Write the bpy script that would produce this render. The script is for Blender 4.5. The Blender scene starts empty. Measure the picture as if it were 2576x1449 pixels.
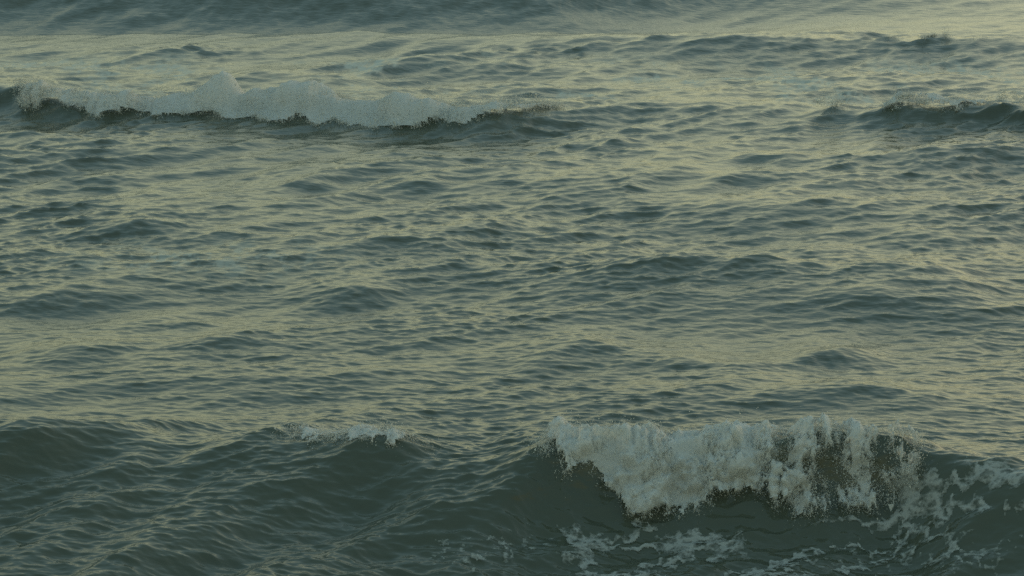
import bpy, math
import numpy as np

# ------------------------------------------------------------------ camera, sky, sun, exposure
scene = bpy.context.scene
CW, CH = 2576.0, 1449.0              # pixel frame used to read positions from the photograph
FPX = 5750.0                         # focal length in those pixels
CAM_H = 9.66
PITCH = math.atan(1256.5 / FPX)      # looking slightly down from a low bluff
cam_data = bpy.data.cameras.new('camera')
cam_data.sensor_width = 36.0
cam_data.lens = 36.0 * FPX / CW
cam_data.clip_start = 0.5
cam_data.clip_end = 20000.0
cam = bpy.data.objects.new('camera', cam_data)
cam.location = (0, 0, CAM_H)
cam.rotation_euler = (math.pi / 2 - PITCH, 0, 0)
scene.collection.objects.link(cam)
scene.camera = cam

SUN_EL, SUN_AZ = math.radians(10.0), math.radians(55.0)   # low veiled sun ahead and to the right (azimuth from +Y towards +X)
world = bpy.data.worlds.new('World')
scene.world = world
world.use_nodes = True
wn, wl = world.node_tree.nodes, world.node_tree.links
wn.clear()
sky = wn.new('ShaderNodeTexSky')
sky.sky_type = 'NISHITA'
sky.sun_disc = False
sky.sun_elevation = SUN_EL
sky.sun_rotation = SUN_AZ
sky.air_density = 1.0
sky.dust_density = 4.0
sky.ozone_density = 1.0
bg = wn.new('ShaderNodeBackground')
bg.inputs['Strength'].default_value = 0.07
wl.new(sky.outputs[0], bg.inputs['Color'])
# thin evening cloud veil, even all round the compass: pale warm low down, dull blue grey overhead
tc = wn.new('ShaderNodeTexCoord')
sep = wn.new('ShaderNodeSeparateXYZ')
wl.new(tc.outputs['Generated'], sep.inputs[0])
ramp = wn.new('ShaderNodeValToRGB')
ramp.color_ramp.interpolation = 'EASE'
er = ramp.color_ramp.elements
er[0].position = 0.0; er[0].color = (0.61, 0.63, 0.37, 1)
er[1].position = 1.0; er[1].color = (0.22, 0.39, 0.455, 1)
e = er.new(0.18); e.color = (0.60, 0.64, 0.38, 1)
e = er.new(0.34); e.color = (0.50, 0.58, 0.42, 1)
e = er.new(0.62); e.color = (0.29, 0.505, 0.56, 1)
wl.new(sep.outputs['Z'], ramp.inputs[0])
veil = wn.new('ShaderNodeBackground')
veil.inputs['Strength'].default_value = 1.0
wl.new(ramp.outputs[0], veil.inputs['Color'])
addw = wn.new('ShaderNodeAddShader')
wl.new(bg.outputs[0], addw.inputs[0]); wl.new(veil.outputs[0], addw.inputs[1])
wo = wn.new('ShaderNodeOutputWorld')
wl.new(addw.outputs[0], wo.inputs['Surface'])

sun_data = bpy.data.lights.new('sun', 'SUN')
sun_data.energy = 0.3
sun_data.angle = math.radians(20)
sun_data.color = (1.0, 0.88, 0.72)
sun = bpy.data.objects.new('sun', sun_data)
sun.rotation_euler = (math.pi / 2 - SUN_EL, 0, math.pi - SUN_AZ)
scene.collection.objects.link(sun)

vs = scene.view_settings
vs.view_transform = 'Standard'
vs.look = 'None'
vs.exposure = 0.0
vs.gamma = 1.0
vs.use_curve_mapping = False
scene.cycles.use_denoising = False       # the slight grain suits the photograph and keeps the ripples crisp
scene.cycles.use_adaptive_sampling = False

# ------------------------------------------------------------------ projection helpers
SP, CP = math.sin(PITCH), math.cos(PITCH)

def at(u, v, z):
    """world point at height z that the photograph shows at pixel (u, v)"""
    u, v, z = np.broadcast_arrays(np.asarray(u, float), np.asarray(v, float), np.asarray(z, float))
    a = (u - CW / 2) / FPX
    b = (CH / 2 - v) / FPX
    dy = CP + b * SP
    dz = -SP + b * CP
    t = (z - CAM_H) / dz
    return a * t, dy * t, z

def project(x, y, z):
    zc = z - CAM_H
    d = y * CP - zc * SP
    up = y * SP + zc * CP
    return CW / 2 + FPX * x / d, CH / 2 - FPX * up / d

# ------------------------------------------------------------------ noise fields (periodic, sampled bilinearly)
def sample(tile, fx, fy):
    n, m = tile.shape
    fx = np.mod(fx, 1.0) * m
    fy = np.mod(fy, 1.0) * n
    ix = np.floor(fx).astype(np.int64); iy = np.floor(fy).astype(np.int64)
    tx = (fx - ix); ty = (fy - iy)
    ix %= m; iy %= n
    jx = (ix + 1) % m; jy = (iy + 1) % n
    return ((tile[iy, ix] * (1 - tx) + tile[iy, jx] * tx) * (1 - ty)
            + (tile[jy, ix] * (1 - tx) + tile[jy, jx] * tx) * ty)

def cloud(seed, n=512, beta=2.0, kmin=2.0, kmax=None):
    r = np.random.default_rng(seed)
    k = np.fft.fftfreq(n) * n
    kx, ky = np.meshgrid(k, k)
    kk = np.hypot(kx, ky)
    amp = np.where(kk >= kmin, np.maximum(kk, 1e-6) ** (-beta / 2 - 0.5), 0)
    if kmax:
        amp = amp * np.exp(-(kk / kmax) ** 2)
    h = np.fft.ifft2(amp * np.exp(2j * np.pi * r.random((n, n)))).real
    return h / h.std()

def ocean(seed, L, n, lmin, lmax, power, wind, spread, slope):
    """wind-sea tile: heights and horizontal choppy displacement for wavelengths lmin..lmax"""
    r = np.random.default_rng(seed)
    k = np.fft.fftfreq(n) * n * 2 * np.pi / L
    kx, ky = np.meshgrid(k, k)
    kk = np.hypot(kx, ky); kk[0, 0] = 1
    k0, k1 = 2 * np.pi / lmax, 2 * np.pi / lmin
    amp = kk ** (-power) * np.exp(-(k0 / kk) ** 4) * np.exp(-(kk / k1) ** 4)
    c = (kx * math.cos(wind) + ky * math.sin(wind)) / kk
    amp = amp * (0.12 + np.abs(c) ** spread)
    amp[0, 0] = 0
    H = amp * (r.normal(size=(n, n)) + 1j * r.normal(size=(n, n)))
    h = np.fft.ifft2(H).real
    sx = np.fft.ifft2(1j * kx * H).real; sy = np.fft.ifft2(1j * ky * H).real
    g = slope / math.sqrt((sx ** 2 + sy ** 2).mean())
    dx = np.fft.ifft2(1j * kx / kk * H).real; dy = np.fft.ifft2(1j * ky / kk * H).real
    return [a * g for a in (h, dx, dy)], L

def smooth(e0, e1, x):
    t = np.clip((x - e0) / (e1 - e0), 0, 1)
    return t * t * (3 - 2 * t)

WIND = math.radians(-78)
OA = ocean(11, 97.0, 1024, 2.2, 14.0, 2.5, WIND, 1.6, 0.060)
OB = ocean(12, 37.0, 1024, 0.22, 1.5, 1.85, WIND + 0.05, 4.0, 0.122)
OC = ocean(13, 9.1, 768, 0.07, 0.45, 1.9, WIND - 0.15, 4.5, 0.16)
OD = ocean(14, 29.0, 1024, 0.5, 3.2, 2.4, math.radians(-38), 7.0, 0.18)
GUST = cloud(21, 256, 2.2, 1.0, 14)
WARP = cloud(22, 256, 2.5, 1.0, 10)
LUMP = cloud(23, 512, 2.0, 3.0)
LUMP2 = cloud(24, 512, 1.6, 6.0)
FINE = cloud(25, 512, 1.0, 12.0)
SOFT = cloud(41, 512, 2.6, 3.0, 40)

# ------------------------------------------------------------------ the big waves: crest lines read from the photograph
class Wave:
    def __init__(self, pts, throw=None):
        p = np.array(pts, float)                    # u, v, height, front length, back length, trough, throw
        x, y, _ = at(p[:, 0], p[:, 1], p[:, 2])
        y = y + p[:, 6] * p[:, 2]
        o = np.argsort(x)
        self.x, self.p = x[o], np.column_stack([y, p[:, 2:]])[o]
        xs = np.linspace(self.x[0], self.x[-1], 1500)
        cols = np.column_stack([np.interp(xs, self.x, self.p[:, i]) for i in range(self.p.shape[1])])
        w = 41
        ker = np.hanning(w); ker /= ker.sum()
        pad = np.pad(cols, ((w // 2, w // 2), (0, 0)), mode='edge')
        self.cols = np.column_stack([np.convolve(pad[:, i], ker, 'valid') for i in range(cols.shape[1])])
        self.xs = xs
    def par(self, x):
        return [np.interp(x, self.xs, self.cols[:, i]) for i in range(self.cols.shape[1])]
    def eval(self, x, y):
        yc, h, lf, lb, tr, th = self.par(x)
        s = y - yc
        a = np.where(s < 0, -s / lf, s / lb)
        f = np.where(s < 0, (1 + a * a) ** -1.5, 1 / (1 + a * a) ** 1.2)
        g = np.where(s < 0, a * a * np.exp(-a * a / 5.0) * 0.55, 0)
        z = h * f - tr * g
        dy = -th * h * smooth(0.30, 1.0, f)
        return z, dy, np.where(s < 0, np.exp(-(a / 2.2) ** 2), np.exp(-a * a))

#            u     v     h    Lf   Lb   tr   throw
W1 = Wave([(-900, 1000, .70, 2.2, 1.3, .05, .1), (0, 1048, .78, 1.5, 1.2, .08, .15), (100, 1042, .78, 1.5, 1.1, .08, .18),
           (240, 1076, .54, 2.3, 1.3, .05, .08), (420, 1094, .48, 2.5, 1.3, .06, .05), (620, 1090, .54, 2.4, 1.3, .08, .08),
           (760, 1082, .62, 2.1, 1.4, .14, .1), (880, 1076, .68, 1.9, 1.5, .20, .15), (1000, 1100, .66, 1.8, 1.6, .26, .1),
           (1090, 1142, .58, 1.8, 1.8, .32, .0), (1200, 1140, .64, 1.6, 1.8, .34, .05), (1340, 1102, .86, 1.25, 1.8, .36, .25),
           (1600, 1094, 1.0, 1.0, 1.8, .38, .36), (1900, 1086, 1.06, .95, 1.8, .38, .38), (2220, 1094, 1.04, 1.0, 1.8, .36, .36),
           (2330, 1120, .96, 1.2, 1.8, .34, .22), (2576, 1172, .82, 1.5, 1.9, .30, .1), (3500, 1240, .55, 2.0, 2.2, .2, 0)])
W2 = Wave([(-2500, 235, .4, 3, 4, .1, 0), (-300, 222, .6, 1.6, 3.0, .08, .1), (0, 216, .75, 1.2, 3, .1, .2),
           (60, 224, .7, 1.2, 3, .1, .2), (120, 246, .52, 1.1, 3, .08, .15), (300, 256, .45, 1.0, 3, .06, .15), (560, 254, .46, 1.0, 3, .07, .2),
           (800, 256, .52, 1.0, 3, .08, .2), (1000, 272, .52, 1.0, 3, .1, .2), (1200, 276, .56, 1.1, 3, .12, .15),
           (1400, 276, .36, 1.3, 3, .1, .1), (1600, 268, .2, 1.6, 3, .05, 0), (1800, 268, .2, 1.6, 3, .05, 0),
           (2000, 272, .2, 1.5, 3, .05, .05), (2120, 270, .36, 1.3, 3, .1, .1), (2280, 256, .60, 1.2, 3, .12, .2),
           (2470, 252, .64, 1.2, 3, .12, .2), (2576, 264, .62, 1.2, 3, .12, .15), (4200, 285, .4, 3, 4, .1, 0)])
W3 = Wave([(-3000, -75, 1.9, 4.2, 8, .5, 0), (0, -48, 1.7, 4.3, 8, .4, 0), (900, -48, 1.7, 4.3, 8, .4, 0),
           (1400, -46, 1.6, 4.5, 8, .4, 0), (1800, -45, 1.1, 5.0, 8, .35, 0), (2100, -25, .80, 5.5, 8, .3, 0), (2576, -15, .60, 6, 8, .2, 0), (5000, -40, .9, 6, 8, .3, 0)])
W25 = Wave([(-3000, 130, .0, 3, 3, .0, 0), (500, 125, .05, 3, 3, .0, 0), (900, 116, .12, 3, 3, .0, 0), (1300, 110, .26, 3.0, 3, .1, 0),
            (1700, 104, .40, 3.2, 3, .15, 0), (2100, 96, .52, 3.2, 3, .15, 0), (2340, 84, .72, 2.8, 2.6, .15, .1),
            (2480, 96, .62, 3.0, 3, .15, .05), (2700, 108, .45, 3.2, 3, .15, 0), (5000, 120, .3, 3.4, 3, .1, 0)])
W4 = Wave([(-3000, 72, .60, 10, .95, .0, 0), (0, 74, .60, 10, .95, .0, 0), (500, 71, .60, 10, .95, .0, 0), (1000, 74, .60, 10, .95, .0, 0), (1500, 73, .55, 10, .95, .0, 0),
           (1900, 66, .32, 9, 2.0, .0, 0), (2200, 62, .2, 9, 3, .0, 0), (2576, 60, .05, 9, 3, .0, 0), (5000, 60, .0, 9, 3, .0, 0)])
WAVES = (W1, W2, W3, W25, W4)
# smaller humps between the breakers: u, v, half width in px, height, front, back, tilt
HUMPS = [(340, 548, 140, .40, .9, 1.4, .0), (120, 738, 230, .28, .7, 1.3, .06), (870, 706, 120, .34, .8, 1.4, .10),
         (1640, 660, 150, .32, .9, 1.4, .05), (1930, 668, 170, .30, .8, 1.4, -.02), (2320, 672, 190, .36, .9, 1.4, -.05),
         (2260, 735, 210, .34, .9, 1.3, .08), (1070, 442, 70, .24, .6, 1.1, .05), (1490, 846, 130, .30, .6, 1.2, .05),
         (2090, 852, 130, .36, .7, 1.2, .06), (1380, 897, 150, .22, .6, 1.1, .04), (1760, 888, 200, .20, .6, 1.2, .03),
         (2340, 560, 150, .30, .9, 1.4, .08), (1230, 548, 160, .22, .8, 1.3, .08), (1950, 378, 110, .30, .8, 1.3, .04),
         (2380, 372, 220, .42, 1.1, 1.6, .10), (1330, 220, 120, .28, 1.2, 2.0, .0), (270, 425, 110, .26, .7, 1.2, .0),
         (30, 335, 90, .34, .9, 1.4, .0), (900, 94, 70, .30, 1.2, 1.4, .0), (2350, 720, 160, .2, .6, 1.0, .1),
         (1060, 590, 120, .2, .7, 1.2, .05), (550, 860, 150, .2, .6, 1.1, .0), (780, 445, 90, .2, .7, 1.1, .0),
         (1530, 350, 100, .24, .8, 1.2, .0), (2170, 985, 160, .16, .6, 1.0, .03), (170, 880, 160, .2, .7, 1.1, .0),
         (400, 800, 120, .18, .6, 1.0, .0), (2040, 600, 120, .18, .7, 1.1, .05), (650, 590, 110, .16, .7, 1.1, 0.05)]
HP = []
for u, v, w, h, lf, lb, tl in HUMPS:
    x, y, _ = at(u, v, h * .8)
    HP.append((float(x), float(y), w / FPX * float(y), h * .64, lf, lb, tl * 4))

def sea(x, y):
    """sea surface: parameter plane (x, y) -> world position"""
    shp = np.shape(x)
    x = np.ravel(x).astype(float); y = np.ravel(y).astype(float)
    z = np.zeros_like(x); dx = np.zeros_like(x); dy = np.zeros_like(x)
    calm = np.zeros_like(x); steep = np.zeros_like(x)
    wob = sample(WARP, x / 23.0 + .3, y / 29.0) * 0.25 + sample(LUMP, x / 9.0, y / 13.0) * 0.05
    for i, w in enumerate(WAVES):
        m = np.abs(y - w.cols[:, 0].mean()) < 40
        if not m.any():
            continue
        zz, dd, infl = w.eval(x[m], y[m] + wob[m] * (0.25, 0.6, 1.2, 1.2, 0.5)[i])
        z[m] += zz; dy[m] += dd
        if i == 0:
            steep[m] = infl * smooth(.15, .6, zz) * smooth(-1.5, 1.5, x[m])
        if i == 2:
            calm[m] = np.maximum(calm[m], smooth(83.5, 86.5, y[m] - 7 * smooth(2, 12, x[m])) * (1 - smooth(112, 125, y[m])))
        elif i < 2:
            calm[m] = np.maximum(calm[m], infl * (.12, .35)[i] * smooth(.4, .9, zz))
    for hx, hy, hw, h, lf, lb, tl in HP:
        m = (np.abs(y - hy) < 9) & (np.abs(x - hx) < 4 * hw)
        if not m.any():
            continue
        X = x[m] - hx
        s = y[m] - hy - X * tl * 0.3 - wob[m]
        a = np.where(s < 0, s / lf, s / lb)
        e = np.exp(-(X / hw) ** 2)
        z[m] += h * e * ((1 + a * a) ** -1.5 - 0.25 * np.exp(-((s + 2.2 * lf) / lf) ** 2))
    gust = np.clip(1 + 0.20 * sample(GUST, x / 61.0, y / 83.0) + 0.22 * sample(GUST, x / 13.0 + .4, y / 19.0), 0.45, 1.7)
    far = 1 - smooth(150, 700, y)
    near = 1 - smooth(31.5, 35, y)
    ch = (1.05 - .55 * near) * (1 - .75 * steep)
    for (tiles, L), wgt, rot in ((OA, (1 - .8 * calm) * (1 + .1 * smooth(45, 62, y)) * far * (1 - .45 * near), 0.0),
                                 (OD, (.30 + .25 * smooth(40, 60, y) + .75 * near * (1 - .5 * smooth(2.0, 5.0, x))) * (1 - .45 * calm) * (1 - smooth(120, 260, y)), 0.0), (OB, gust * (1 - .8 * calm) * (1 - smooth(110, 260, y)) * (1 + .35 * near) * (1 + .5 * smooth(42, 60, y)) * (1 - .25 * np.exp(-((y - 36.5) / 3.2) ** 2)), .13),
                                 (OC, gust * (1 + .35 * near) * (1 - .6 * calm) * (1 - smooth(60, 100, y)), -.21)):
        m = wgt > 1e-3
        if not m.any():
            continue
        cr, sr = math.cos(rot), math.sin(rot)
        fx = (x[m] * cr + y[m] * sr) / L; fy = (-x[m] * sr + y[m] * cr) / L
        g = wgt[m]
        z[m] += sample(tiles[0], fx, fy) * g
        ax = sample(tiles[1], fx, fy) * g * ch[m]; ay = sample(tiles[2], fx, fy) * g * ch[m]
        dx[m] += ax * cr - ay * sr; dy[m] += ax * sr + ay * cr
    return (x + dx).reshape(shp), (y + dy).reshape(shp), z.reshape(shp)

# ------------------------------------------------------------------ materials
def new_mat(name):
    m = bpy.data.materials.new(name)
    m.use_nodes = True
    m.node_tree.nodes.clear()
    return m, m.node_tree.nodes, m.node_tree.links

def water_material():
    m, n, l = new_mat('sea_water')
    out = n.new('ShaderNodeOutputMaterial')
    p = n.new('ShaderNodeBsdfPrincipled')
    p.inputs['Base Color'].default_value = (0.058, 0.067, 0.047, 1)
    p.inputs['Roughness'].default_value = 0.09
    p.inputs['IOR'].default_value = 1.333
    geo = n.new('ShaderNodeNewGeometry')
    bumps = None
    for scale, strength, rot, sy in ((3.2, .022, .5, .5), (8.0, .010, -.25, .4), (21.0, .0045, .2, .45)):
        mp = n.new('ShaderNodeMapping')
        mp.inputs['Rotation'].default_value = (0, 0, rot)
        mp.inputs['Scale'].default_value = (sy, 1, 1)
        l.new(geo.outputs['Position'], mp.inputs['Vector'])
        t = n.new('ShaderNodeTexNoise')
        t.inputs['Scale'].default_value = scale
        t.inputs['Detail'].default_value = 2.0
        t.inputs['Roughness'].default_value = 0.5
        l.new(mp.outputs[0], t.inputs['Vector'])
        b = n.new('ShaderNodeBump')
        b.inputs['Strength'].default_value = 1.0
        b.inputs['Distance'].default_value = strength
        l.new(t.outputs['Fac'], b.inputs['Height'])
        if bumps:
            l.new(bumps.outputs[0], b.inputs['Normal'])
        bumps = b
    l.new(bumps.outputs[0], p.inputs['Normal'])
    # old broken foam, stirred into the surface
    d = n.new('ShaderNodeBsdfDiffuse'); d.inputs['Color'].default_value = (0.40, 0.42, 0.37, 1)
    am = n.new('ShaderNodeAttribute'); am.attribute_name = 'milk'
    mx = n.new('ShaderNodeMixShader')
    l.new(am.outputs['Fac'], mx.inputs[0]); l.new(p.outputs[0], mx.inputs[1]); l.new(d.outputs[0], mx.inputs[2])
    l.new(mx.outputs[0], out.inputs['Surface'])
    return m
MAT_WATER = water_material()

# ------------------------------------------------------------------ mesh helper
def mesh_object(name, verts, faces, mat, smooth_shade=True, parent=None):
    verts = np.ascontiguousarray(verts, dtype=np.float32); faces = np.ascontiguousarray(faces, dtype=np.int32)
    k = faces.shape[1]
    me = bpy.data.meshes.new(name)
    me.vertices.add(len(verts)); me.vertices.foreach_set('co', verts.ravel())
    me.loops.add(faces.size); me.loops.foreach_set('vertex_index', faces.ravel())
    me.polygons.add(len(faces))
    me.polygons.foreach_set('loop_start', np.arange(0, faces.size, k, dtype=np.int32))
    me.polygons.foreach_set('loop_total', np.full(len(faces), k, dtype=np.int32))
    me.polygons.foreach_set('use_smooth', np.full(len(faces), smooth_shade, dtype=bool))
    me.materials.append(mat)
    me.update(calc_edges=True)
    o = bpy.data.objects.new(name, me)
    scene.collection.objects.link(o)
    if parent:
        o.parent = parent
    return o

def tag(o, label=None, cat=None, group=None, kind=None):
    for k, v in (('label', label), ('category', cat), ('group', group), ('kind', kind)):
        if v:
            o[k] = v
    return o

# ------------------------------------------------------------------ the sea: one sheet to the horizon, finest where it is near
def rows():
    r = [2.0]
    while r[-1] < 9000:
        d = r[-1]
        px = d * d / (CAM_H * FPX / 2.515)
        if d < 26: st = 0.35 if d < 24 else 0.1
        elif d < 33.5: st = 0.019
        elif d < 112: st = px * 0.72
        elif d < 200: st = px * 1.5
        else: st = d * 0.06
        r.append(d + st)
    return np.array(r)
def cols():
    half = 512 * 1.12
    a = np.arange(-half, half + .1, 1.75) / (FPX / 2.515)
    e = a[-1] + np.cumsum(np.linspace(.003, .09, 24))
    return np.concatenate([-e[::-1], a, e])
ROWS, COLS = rows(), cols()
YY = np.repeat(ROWS[:, None], len(COLS), 1)
XX = COLS[None, :] * YY * 1.02
SX, SY, SZ = sea(XX, YY)
NR, NC = SX.shape
idx = np.arange(NR * NC).reshape(NR, NC)
QUADS = np.stack([idx[:-1, :-1], idx[:-1, 1:], idx[1:, 1:], idx[1:, :-1]], -1).reshape(-1, 4)
SEA_V = np.stack([SX, SY, SZ], -1).reshape(-1, 3)
sea_obj = tag(mesh_object('sea', SEA_V, QUADS, MAT_WATER), 'rough grey green sea with choppy wind ripples', 'water', kind='structure')
mk = smooth(-.2, 1.3, sample(cloud(31, 512, 1.8, 3.0), SX / 31.0, SY / 60.0)) * smooth(69, 74, SY) * (1 - smooth(79, 84, SY))
mk = mk * (.55 + .45 * sample(cloud(32, 512, 1.2, 8.0), SX / 9.0, SY / 20.0))
mk += .55 * smooth(.1, 1.2, sample(cloud(33, 512, 1.5, 5.0), SX / 8.0, SY / 16.0)) * np.exp(-((SX + 6.5) / 2.6) ** 2 - ((SY - 46.8) / 1.6) ** 2)
at_milk = sea_obj.data.attributes.new('milk', 'FLOAT', 'POINT')
at_milk.data.foreach_set('value', np.clip(mk, 0, .75).astype(np.float32).ravel())
print('sea grid', NR, NC, 'tris', len(QUADS) * 2)

# ------------------------------------------------------------------ foam
def foam_material(name, col, film):
    m, n, l = new_mat(name)
    out = n.new('ShaderNodeOutputMaterial')
    d = n.new('ShaderNodeBsdfDiffuse'); d.inputs['Color'].default_value = col
    t = n.new('ShaderNodeBsdfTranslucent'); t.inputs['Color'].default_value = col
    mx = n.new('ShaderNodeMixShader'); mx.inputs[0].default_value = 0.0 if film else 0.42
    l.new(d.outputs[0], mx.inputs[1]); l.new(t.outputs[0], mx.inputs[2])
    geo = n.new('ShaderNodeNewGeometry')
    nz = n.new('ShaderNodeTexNoise'); nz.inputs['Scale'].default_value = 13.0 if film else 26.0; nz.inputs['Detail'].default_value = 6; nz.inputs['Roughness'].default_value = .62
    st = n.new('ShaderNodeMapping'); st.inputs['Scale'].default_value = (1, 1, 1) if film else (1.5, .7, .45)
    st.inputs['Rotation'].default_value = (0, 0 if film else .25, 0)
    l.new(geo.outputs['Position'], st.inputs['Vector']); l.new(st.outputs[0], nz.inputs['Vector'])
    b = n.new('ShaderNodeBump'); b.inputs['Strength'].default_value = .5; b.inputs['Distance'].default_value = .02
    l.new(nz.outputs['Fac'], b.inputs['Height'])
    l.new(b.outputs[0], d.inputs['Normal'])
    at_ = n.new('ShaderNodeAttribute'); at_.attribute_name = 'foaminess'
    tr = n.new('ShaderNodeBsdfTransparent')
    # bubbles thin out where the density falls
    ad = n.new('ShaderNodeMath'); ad.operation = 'MULTIPLY_ADD'
    l.new(nz.outputs['Fac'], ad.inputs[0]); ad.inputs[1].default_value = 1.3 if film else 1.15
    l.new(at_.outputs['Fac'], ad.inputs[2])
    if film:
        mp = n.new('ShaderNodeMapping'); mp.inputs['Scale'].default_value = (.75, 1.15, 1.0)
        wp = n.new('ShaderNodeVectorMath'); wp.operation = 'MULTIPLY_ADD'
        l.new(nz.outputs['Color'], wp.inputs[0]); wp.inputs[1].default_value = (.16, .16, .16); l.new(geo.outputs['Position'], wp.inputs[2])
        l.new(wp.outputs[0], mp.inputs['Vector'])
        vo = n.new('ShaderNodeTexVoronoi'); vo.feature = 'DISTANCE_TO_EDGE'; vo.inputs['Scale'].default_value = 6.5
        l.new(mp.outputs[0], vo.inputs['Vector'])
        vr = n.new('ShaderNodeMapRange'); vr.inputs['From Min'].default_value = .02; vr.inputs['From Max'].default_value = .30
        vr.inputs['To Min'].default_value = .30; vr.inputs['To Max'].default_value = -.38
        l.new(vo.outputs['Distance'], vr.inputs['Value'])
        a2 = n.new('ShaderNodeMath'); a2.operation = 'ADD'
        l.new(ad.outputs[0], a2.inputs[0]); l.new(vr.outputs[0], a2.inputs[1]); ad = a2
    mr = n.new('ShaderNodeMapRange')
    mr.inputs['From Min'].default_value = 0.80 if film else 0.55; mr.inputs['From Max'].default_value = 1.6 if film else 1.1
    mr.inputs['To Min'].default_value = 0.0; mr.inputs['To Max'].default_value = 0.60 if film else 1.0
    l.new(ad.outputs[0], mr.inputs['Value'])
    m2 = n.new('ShaderNodeMixShader')
    l.new(mr.outputs[0], m2.inputs[0]); l.new(tr.outputs[0], m2.inputs[1]); l.new(mx.outputs[0], m2.inputs[2])
    l.new(m2.outputs[0], out.inputs['Surface'])
    return m
MAT_FOAM = foam_material('whitewater', (0.66, 0.66, 0.61, 1), False)
MAT_FILM = foam_material('foam_film', (0.39, 0.405, 0.37, 1), True)
def drop_material():
    m, n, l = new_mat('spray_drops')
    out = n.new('ShaderNodeOutputMaterial')
    d = n.new('ShaderNodeBsdfDiffuse'); d.inputs['Color'].default_value = (0.70, 0.70, 0.65, 1)
    t = n.new('ShaderNodeBsdfTranslucent'); t.inputs['Color'].default_value = (0.70, 0.70, 0.65, 1)
    mx = n.new('ShaderNodeMixShader'); mx.inputs[0].default_value = 0.58
    l.new(d.outputs[0], mx.inputs[1]); l.new(t.outputs[0], mx.inputs[2]); l.new(mx.outputs[0], out.inputs['Surface'])
    return m
MAT_DROP = drop_material()

P = np.stack([SX, SY, SZ], -1)
NORM = np.cross(np.gradient(P, axis=1), np.gradient(P, axis=0))
NORM /= np.maximum(np.linalg.norm(NORM, axis=-1, keepdims=True), 1e-9)
PU, PV = project(SX, SY, SZ)
RNG = np.random.default_rng(5)
TET = np.array([[1, 1, 1], [1, -1, -1], [-1, 1, -1], [-1, -1, 1]]) / math.sqrt(3)
TET_F = np.array([[0, 1, 2], [0, 3, 1], [0, 2, 3], [1, 3, 2]])

def drops(name, pts, size, parent):
    """many tiny water clots as one mesh of small solids"""
    k = len(pts)
    q = RNG.normal(size=(k, 4)); q /= np.linalg.norm(q, axis=1, keepdims=True)
    w, x, y, z = q.T
    R = np.stack([1 - 2 * (y * y + z * z), 2 * (x * y - z * w), 2 * (x * z + y * w),
                  2 * (x * y + z * w), 1 - 2 * (x * x + z * z), 2 * (y * z - x * w),
                  2 * (x * z - y * w), 2 * (y * z + x * w), 1 - 2 * (x * x + y * y)], -1).reshape(k, 3, 3)
    st = np.stack([np.ones(k), np.ones(k), 1 + RNG.random(k) * .8], -1)
    v = np.einsum('kij,vj->kvi', R, TET) * st[:, None, :] * size[:, None, None] + pts[:, None, :]
    f = (np.arange(k) * 4)[:, None, None] + TET_F[None]
    return tag(mesh_object(name, v.reshape(-1, 3), f.reshape(-1, 3), MAT_DROP, False, parent), kind='stuff')

def set_attr(o, vals):
    a = o.data.attributes.new('foaminess', 'FLOAT', 'POINT')
    a.data.foreach_set('value', np.ascontiguousarray(vals, dtype=np.float32))

def grid_part(r0, r1, c0, c1, pos, keep, dens, name, mat, parent):
    """the faces of the sea grid inside the window whose four corners are kept, lifted to pos"""
    R, C = pos.shape[:2]
    ii = np.arange(R * C).reshape(R, C)
    q = np.stack([ii[:-1, :-1], ii[:-1, 1:], ii[1:, 1:], ii[1:, :-1]], -1).reshape(-1, 4)
    ok = keep.ravel()[q].all(1)
    q = q[ok]
    used = np.unique(q)
    mp = np.full(R * C, -1); mp[used] = np.arange(len(used))
    o = mesh_object(name, pos.reshape(-1, 3)[used], mp[q], mat, True, parent)
    set_attr(o, dens.ravel()[used])
    return o

def empty(name, loc):
    o = bpy.data.objects.new(name, None)
    o.empty_display_size = 0.2
    o.location = loc
    scene.collection.objects.link(o)
    return o

def components(mask):
    lab = np.zeros(mask.shape, np.int32); k = 0; sizes = []
    R, C = mask.shape
    for i0, j0 in zip(*np.nonzero(mask)):
        if lab[i0, j0]:
            continue
        k += 1; stack = [(i0, j0)]; lab[i0, j0] = k; n = 0
        while stack:
            i, j = stack.pop(); n += 1
            for a, b in ((i + 1, j), (i - 1, j), (i, j + 1), (i, j - 1)):
                if 0 <= a < R and 0 <= b < C and mask[a, b] and not lab[a, b]:
                    lab[a, b] = k; stack.append((a, b))
        sizes.append(n)
    return lab, np.array(sizes)

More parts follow.
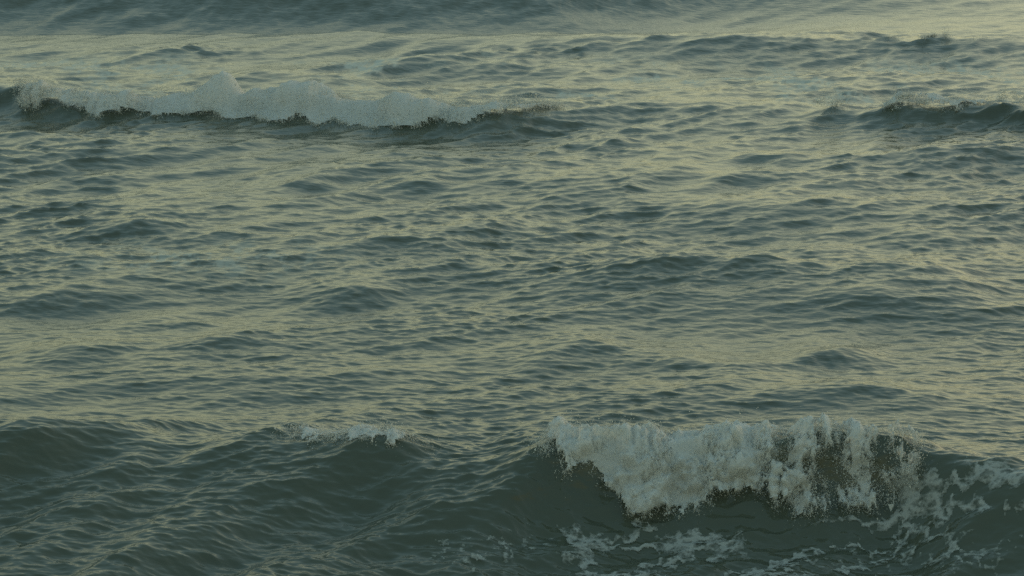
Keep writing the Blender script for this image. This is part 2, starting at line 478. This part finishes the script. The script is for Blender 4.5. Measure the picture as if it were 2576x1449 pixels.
def whitewater(name, label, wave, yr, upper, lower, thick, hole, n_drop, drop_size, toss, soft=(8, 14), streak=0.35, side=40, sheet=0.42, spread=.05, puff=None, rough=1.0):
    upper = np.array(upper, float); lower = np.array(lower, float)
    u0, u1 = upper[0, 0], upper[-1, 0]
    rr = np.where((ROWS > yr[0]) & (ROWS < yr[1]))[0]; r0, r1 = rr[0], rr[-1] + 1
    cc = np.where((PU[rr[len(rr) // 2]] > u0 - 60) & (PU[rr[len(rr) // 2]] < u1 + 60))[0]; c0, c1 = cc[0], cc[-1] + 1
    p = P[r0:r1, c0:c1].copy(); nrm = NORM[r0:r1, c0:c1]
    U, V = PU[r0:r1, c0:c1], PV[r0:r1, c0:c1]
    x = p[..., 0]; t = p[..., 2] - .55 * p[..., 1]
    sc = 1.0 if yr[0] < 50 else 2.1
    low = smooth(-.25, .25, (V - .5 * (np.interp(U, upper[:, 0], upper[:, 1]) + np.interp(U, lower[:, 0], lower[:, 1]))) / 40)
    rag = (sample(SOFT, x / (2.6 * sc), t / (3.1 * sc)) * 13 + sample(LUMP2, x / (2.3 * sc), t / (2.8 * sc)) * 9 + sample(FINE, x / (2.0 * sc), t / (2.6 * sc)) * 4) / sc * rough
    top = np.interp(U, upper[:, 0], upper[:, 1]); bot = np.interp(U, lower[:, 0], lower[:, 1])
    dd = np.minimum((V - top + 10) / soft[0], (bot - V + rag) / soft[1])
    dd = np.minimum(dd, np.minimum(U - u0, u1 - U) / side)
    yc = wave.par(XX[r0:r1, c0:c1])[0]
    s = YY[r0:r1, c0:c1] - yc
    dd = np.minimum(dd, (0.5 * sc ** .5 - s) / .3)
    dens = np.clip(dd, -1, 1)
    hv = np.interp(U, *np.array(hole, float).T)
    nz = (sample(SOFT, x / (2.3 * sc), t / (3.4 * sc)) * .6 + sample(LUMP2, x / (1.5 * sc) + .3, t / (1.5 / streak * sc)) * .35
          + sample(FINE, x / (1.6 * sc), t / (1.9 * sc) + .2) * .22)
    dens = np.where(dens > 0, dens - hv * np.clip(.55 - nz, 0, 2) * (.6 + .4 * smooth(0, 1, 1 - dens)), dens)
    pf = np.interp(U, *np.array(puff, float).T) if puff else 1.0
    bulge = (.42 + (.26 if sc < 1.5 else .36) * sample(SOFT, x / (3.4 * sc * sc) + .5, t / (2.8 * sc * sc)) + (.10 if sc < 1.5 else .07) * sample(SOFT, x / (1.2 * sc * sc), t / (1.1 * sc * sc))
             + (.045 if sc < 1.5 else .02) * sample(FINE, x / (2.2 * sc), t / (2.2 * sc)))
    bulge = np.clip(bulge, 0.03, 2) * thick * pf * smooth(-.1, .9, dens) * np.sqrt(1 - .97 * smooth(-.1, .5 * sc ** .5, s))
    crest = smooth(-.9 * sc ** .5, 0, s)
    if sc > 1.5:
        bulge = bulge * (.22 + .78 * crest)
    out = nrm * .5 + np.stack([crest * 0, -.6 + .45 * crest, .30 + .6 * crest], -1)
    out /= np.linalg.norm(out, axis=-1, keepdims=True)
    pos = p + out * (bulge + .012)[..., None]
    root = empty(name, (float(x[dens > 0].mean()), float(p[..., 1][dens > 0].mean()), 0.0))
    pos_l = pos - np.array(root.location)
    kp = dens > sheet - .3
    if wave is not W1:
        lb_, sz_ = components(kp)
        kp = lb_ == int(np.argmax(sz_)) + 1
    grid_part(r0, r1, c0, c1, pos_l, kp, dens - sheet, 'foam_mass', MAT_FOAM, root)
    # spray: clots on and in front of the mass, thicker where it is dense
    w = np.clip(dens + .10, 0, .6) * (1.3 - np.clip(dens, 0, 1)) * (1 - .8 * smooth(.40, .75, dens)) * np.clip(1 + .9 * sample(FINE, x / (1.7 * sc) + .6, t / (2.2 * sc)), .05, 3) * (1 - (1.0 if sc > 1.5 else 0) * low * (1 - smooth(.2, .6, dens)))
    q = np.abs(np.gradient(V, axis=0)) + .05                 # sample evenly as seen on the slope
    w = (w * np.minimum(q, 1.5)).ravel()
    pick = RNG.choice(w.size, n_drop, p=w / w.sum())
    base = pos_l.reshape(-1, 3)[pick]
    base = base + RNG.normal(size=base.shape) * np.array([.03, .03, .02]) * sc
    e = RNG.exponential(1.0, n_drop)
    dirs = np.stack([RNG.normal(size=n_drop) * .45, -.5 - .4 * RNG.random(n_drop), RNG.normal(size=n_drop) * .5 + .25], -1)
    base += dirs * (e * spread * sc ** .5)[:, None]
    # some thrown above the crest
    hi = (RNG.random(n_drop) < toss[0]) & (np.abs(V.ravel()[pick] - top.ravel()[pick]) < 30 / sc ** .3)
    amp = np.clip(1 + .8 * sample(SOFT, base[:, 0] / (5 * sc), base[:, 0] * 0 + .37), .15, 2.4) * (pf.ravel()[pick] if puff else 1)
    base[hi, 2] += (np.minimum(RNG.exponential(1., n_drop), 2.6) * toss[1] * amp)[hi]
    base[hi, 0] += RNG.normal(size=hi.sum()) * .04 * sc
    base[hi, 1] += np.abs(RNG.normal(size=hi.sum())) * toss[1] * .6
    size = drop_size * np.exp(RNG.normal(size=n_drop) * .55) * np.where(e > 1.5, .7, 1)
    drops('spray', base, size, root)
    return tag(root, label, 'foam', 'whitewater on the breaking crests')

whitewater('breaking_foam', 'largest mass of white foam tumbling down the nearest wave at lower right', W1, (28.3, 32.2),
           [(1325, 1104), (1400, 1094), (1550, 1090), (1700, 1088), (1820, 1078), (1900, 1070), (2000, 1078), (2150, 1084), (2225, 1080), (2262, 1096), (2340, 1122)],
           [(1325, 1122), (1400, 1150), (1480, 1190), (1530, 1240), (1560, 1280), (1590, 1318), (1660, 1300), (1750, 1275), (1850, 1245), (1920, 1235), (1950, 1290), (2000, 1305), (2080, 1300), (2150, 1290), (2230, 1275), (2270, 1240), (2340, 1150)],
           .28, [(1300, .9), (1420, .5), (1560, .22), (1800, .3), (1880, .6), (1960, 1.1), (2050, 1.25), (2200, 1.35), (2340, 1.7)], 36000, .0038, (.2, .05), streak=.8, side=70, sheet=.30)
whitewater('breaking_foam', 'small curl of foam spilling over the low crest left of centre', W1, (29.5, 33.4),
           [(690, 1092), (760, 1078), (830, 1062), (900, 1066), (980, 1082), (1040, 1108), (1095, 1132)],
           [(690, 1098), (760, 1112), (800, 1108), (850, 1122), (900, 1108), (960, 1116), (1010, 1124), (1095, 1142)],
           .08, [(690, 1.2), (800, .7), (900, .55), (1000, .65), (1095, 1.1)], 8000, .0036, (.35, .05), soft=(6, 9), side=60, sheet=.34, rough=.6)
whitewater('breaking_foam', 'long misty band of white foam on the far breaker at upper left', W2, (58, 71),
           [(30, 225), (100, 206), (200, 196), (300, 218), (420, 232), (500, 218), (560, 208), (650, 210), (800, 205), (900, 218), (960, 236), (1050, 238), (1150, 256), (1250, 262), (1430, 270)],
           [(30, 262), (90, 288), (160, 268), (240, 300), (330, 290), (420, 296), (540, 288), (570, 304), (640, 302), (720, 314), (745, 300), (800, 322), (840, 300), (880, 322), (960, 326), (1060, 330), (1095, 306), (1150, 322), (1220, 298), (1300, 286), (1430, 272)],
           .62, [(30, .5), (200, .3), (560, .15), (900, .1), (1100, .2), (1250, .3), (1430, .6)], 62000, .0068, (.6, .15), soft=(5, 6), streak=.6, puff=[(30, .7), (110, 1.3), (220, 1.35), (300, .75), (430, .6), (520, 1.0), (650, 1.15), (850, 1.2), (950, .8), (1200, .6), (1430, .3)], rough=.28)
whitewater('breaking_foam', 'thin white foam along the crest of the dark wave at upper right', W2, (58, 71),
           [(2040, 264), (2150, 256), (2250, 240), (2330, 240), (2450, 240), (2620, 262)],
           [(2040, 268), (2150, 270), (2230, 270), (2280, 270), (2350, 284), (2420, 272), (2500, 268), (2620, 272)],
           .42, [(2040, .5), (2300, .15), (2620, .4)], 13000, .0065, (.7, .10), soft=(5, 5))
whitewater('breaking_foam', 'faint spray blowing off the small peak near the top right corner', W25, (84, 98),
           [(2230, 92), (2280, 82), (2340, 76), (2420, 80), (2490, 92)], [(2230, 94), (2290, 90), (2350, 88), (2420, 92), (2490, 95)],
           .18, [(2230, .9), (2490, .9)], 1800, .0055, (.7, .07), soft=(4, 4), side=30)

# ------------------------------------------------------------------ foam lying on the water
FLECKS = []
def film(name, label, yr, ur, blobs, lace, thr=.0, flecks=False):
    rr = np.where((ROWS > yr[0]) & (ROWS < yr[1]))[0]; r0, r1 = rr[0], rr[-1] + 1
    cc = np.where((PU[rr[len(rr) // 2]] > ur[0] - 40) & (PU[rr[len(rr) // 2]] < ur[1] + 40))[0]; c0, c1 = cc[0], cc[-1] + 1
    p = P[r0:r1, c0:c1]; U, V = PU[r0:r1, c0:c1], PV[r0:r1, c0:c1]
    x = p[..., 0]; t = p[..., 1] - p[..., 2] * .8
    wu = U + 24 * sample(SOFT, x / 3.1, t / 3.9) + 7 * sample(SOFT, x / 1.3, t / 1.7)
    wv = V + 8 * sample(SOFT, x / 2.7 + .4, t / 3.6 + .2) + 3.5 * sample(SOFT, x / 1.2 + .2, t / 1.5)
    d = np.full(U.shape, -1.0)
    for bu, bv, ru, rv, rot, amp in blobs:
        c, s_ = math.cos(math.radians(rot)), math.sin(math.radians(rot))
        du, dv = wu - bu, wv - bv
        a = (du * c + dv * s_) / ru; b = (-du * s_ + dv * c) / rv
        e = 1.25 - np.hypot(a, b) * .9
        d = np.maximum(d, e) if amp > 0 else np.where(e > 0, np.minimum(d, .35 - e), d)
    d = np.where(d > -.5, d + .12, d)
    web = np.abs(sample(SOFT, x / 2.9 + .7, t / 3.1)); web2 = np.abs(sample(SOFT, x / 1.9, t / 1.6 + .3))
    d = np.where(d > -.5, np.minimum(d, 1.0) - lace * (np.minimum(web, web2 * 1.2) - .22) + .05 * sample(FINE, x / 1.4, t / 1.4), d)
    pos = p + NORM[r0:r1, c0:c1] * (.010 + .012 * smooth(0, 1, d))[..., None]
    dens = np.clip((d - thr) * .95, 0, .85)
    lab, sizes = components(d > thr)
    big = [] if flecks else [int(np.argmax(sizes)) + 1]
    for k in big:
        keep = lab == k
        root = pos[keep].mean(0)
        o = grid_part(r0, r1, c0, c1, pos - root, keep, dens, name, MAT_FILM, None)
        o.location = root
        tag(o, label, 'foam', 'foam sheets floating on the near wave')
    small = (lab > 0) & ~np.isin(lab, big)
    R, C = small.shape
    ii = np.arange(R * C).reshape(R, C)
    q = np.stack([ii[:-1, :-1], ii[:-1, 1:], ii[1:, 1:], ii[1:, :-1]], -1).reshape(-1, 4)
    q = q[small.ravel()[q].all(1)]
    used = np.unique(q); mp = np.full(R * C, -1); mp[used] = np.arange(len(used))
    FLECKS.append((pos.reshape(-1, 3)[used] + np.array([0, 0, .004 * len(FLECKS)]), mp[q], dens.ravel()[used]))

film('foam_patch', 'curled pale foam patch in front of the breaker at bottom centre', (26.5, 30.2), (1400, 1640),
     [(1462, 1372, 46, 36, 0, 1), (1545, 1345, 90, 9, -16, 1), (1560, 1384, 100, 6, 4, 1),
      (1500, 1424, 34, 24, 35, 1), (1560, 1450, 90, 10, 0, 1)], .4)
film('foam_patch', 'broad foam tongue lying below the middle of the breaker', (26.5, 30.2), (1600, 1900),
     [(1770, 1368, 105, 22, 5, 1), (1680, 1364, 70, 12, -12, 1), (1640, 1432, 80, 8, -24, 1), (1720, 1410, 60, 8, -20, 1), (1660, 1390, 20, 7, 0, -1)], .4)
film('foam_patch', 'milky foam sheet clinging to the wave face at right edge', (27.5, 31.2), (2060, 2640),
     [(2340, 1205, 95, 26, -6, 1), (2500, 1190, 110, 24, 8, 1), (2440, 1268, 130, 16, 6, 1), (2330, 1262, 60, 34, -30, 1), (2260, 1306, 90, 14, -10, 1),
      (2140, 1312, 100, 7, 0, 1), (2310, 1330, 45, 14, 30, 1), (2475, 1234, 26, 12, 0, -1), (2390, 1232, 34, 8, 0, -1)], .45)
film('foam_patch', 'curved streak of foam at the bottom edge below the breaker', (26.2, 29.6), (1860, 2100),
     [(1960, 1420, 130, 8, -14, 1), (1900, 1446, 120, 10, 0, 1)], .4)
film('foam_patch', 'thin ring of foam on the dark trough below the right end of the breaker', (26.2, 29.8), (2040, 2330),
     [(2190, 1440, 90, 6, 14, 1), (2150, 1384, 90, 4, -4, 1), (2230, 1405, 50, 7, -24, 1), (2240, 1375, 36, 8, 40, 1)], .3)
film('fleck', '', (26.2, 29.8), (2040, 2640), [(2360, 1390, 300, 66, 0, 1)], 1.25, thr=.62, flecks=True)
film('fleck', '', (26.2, 30.0), (1000, 1420), [(1230, 1380, 200, 60, -12, 1)], 1.5, thr=.72, flecks=True)
off = 0; fv, ff, fd = [], [], []
for v_, f_, d_ in FLECKS:
    fv.append(v_); ff.append(f_ + off); fd.append(d_); off += len(v_)
o = mesh_object('foam_flecks', np.concatenate(fv), np.concatenate(ff), MAT_FILM)
set_attr(o, np.concatenate(fd))
tag(o, 'small torn flecks of foam strewn over the dark trough of the near wave', 'foam', kind='stuff')
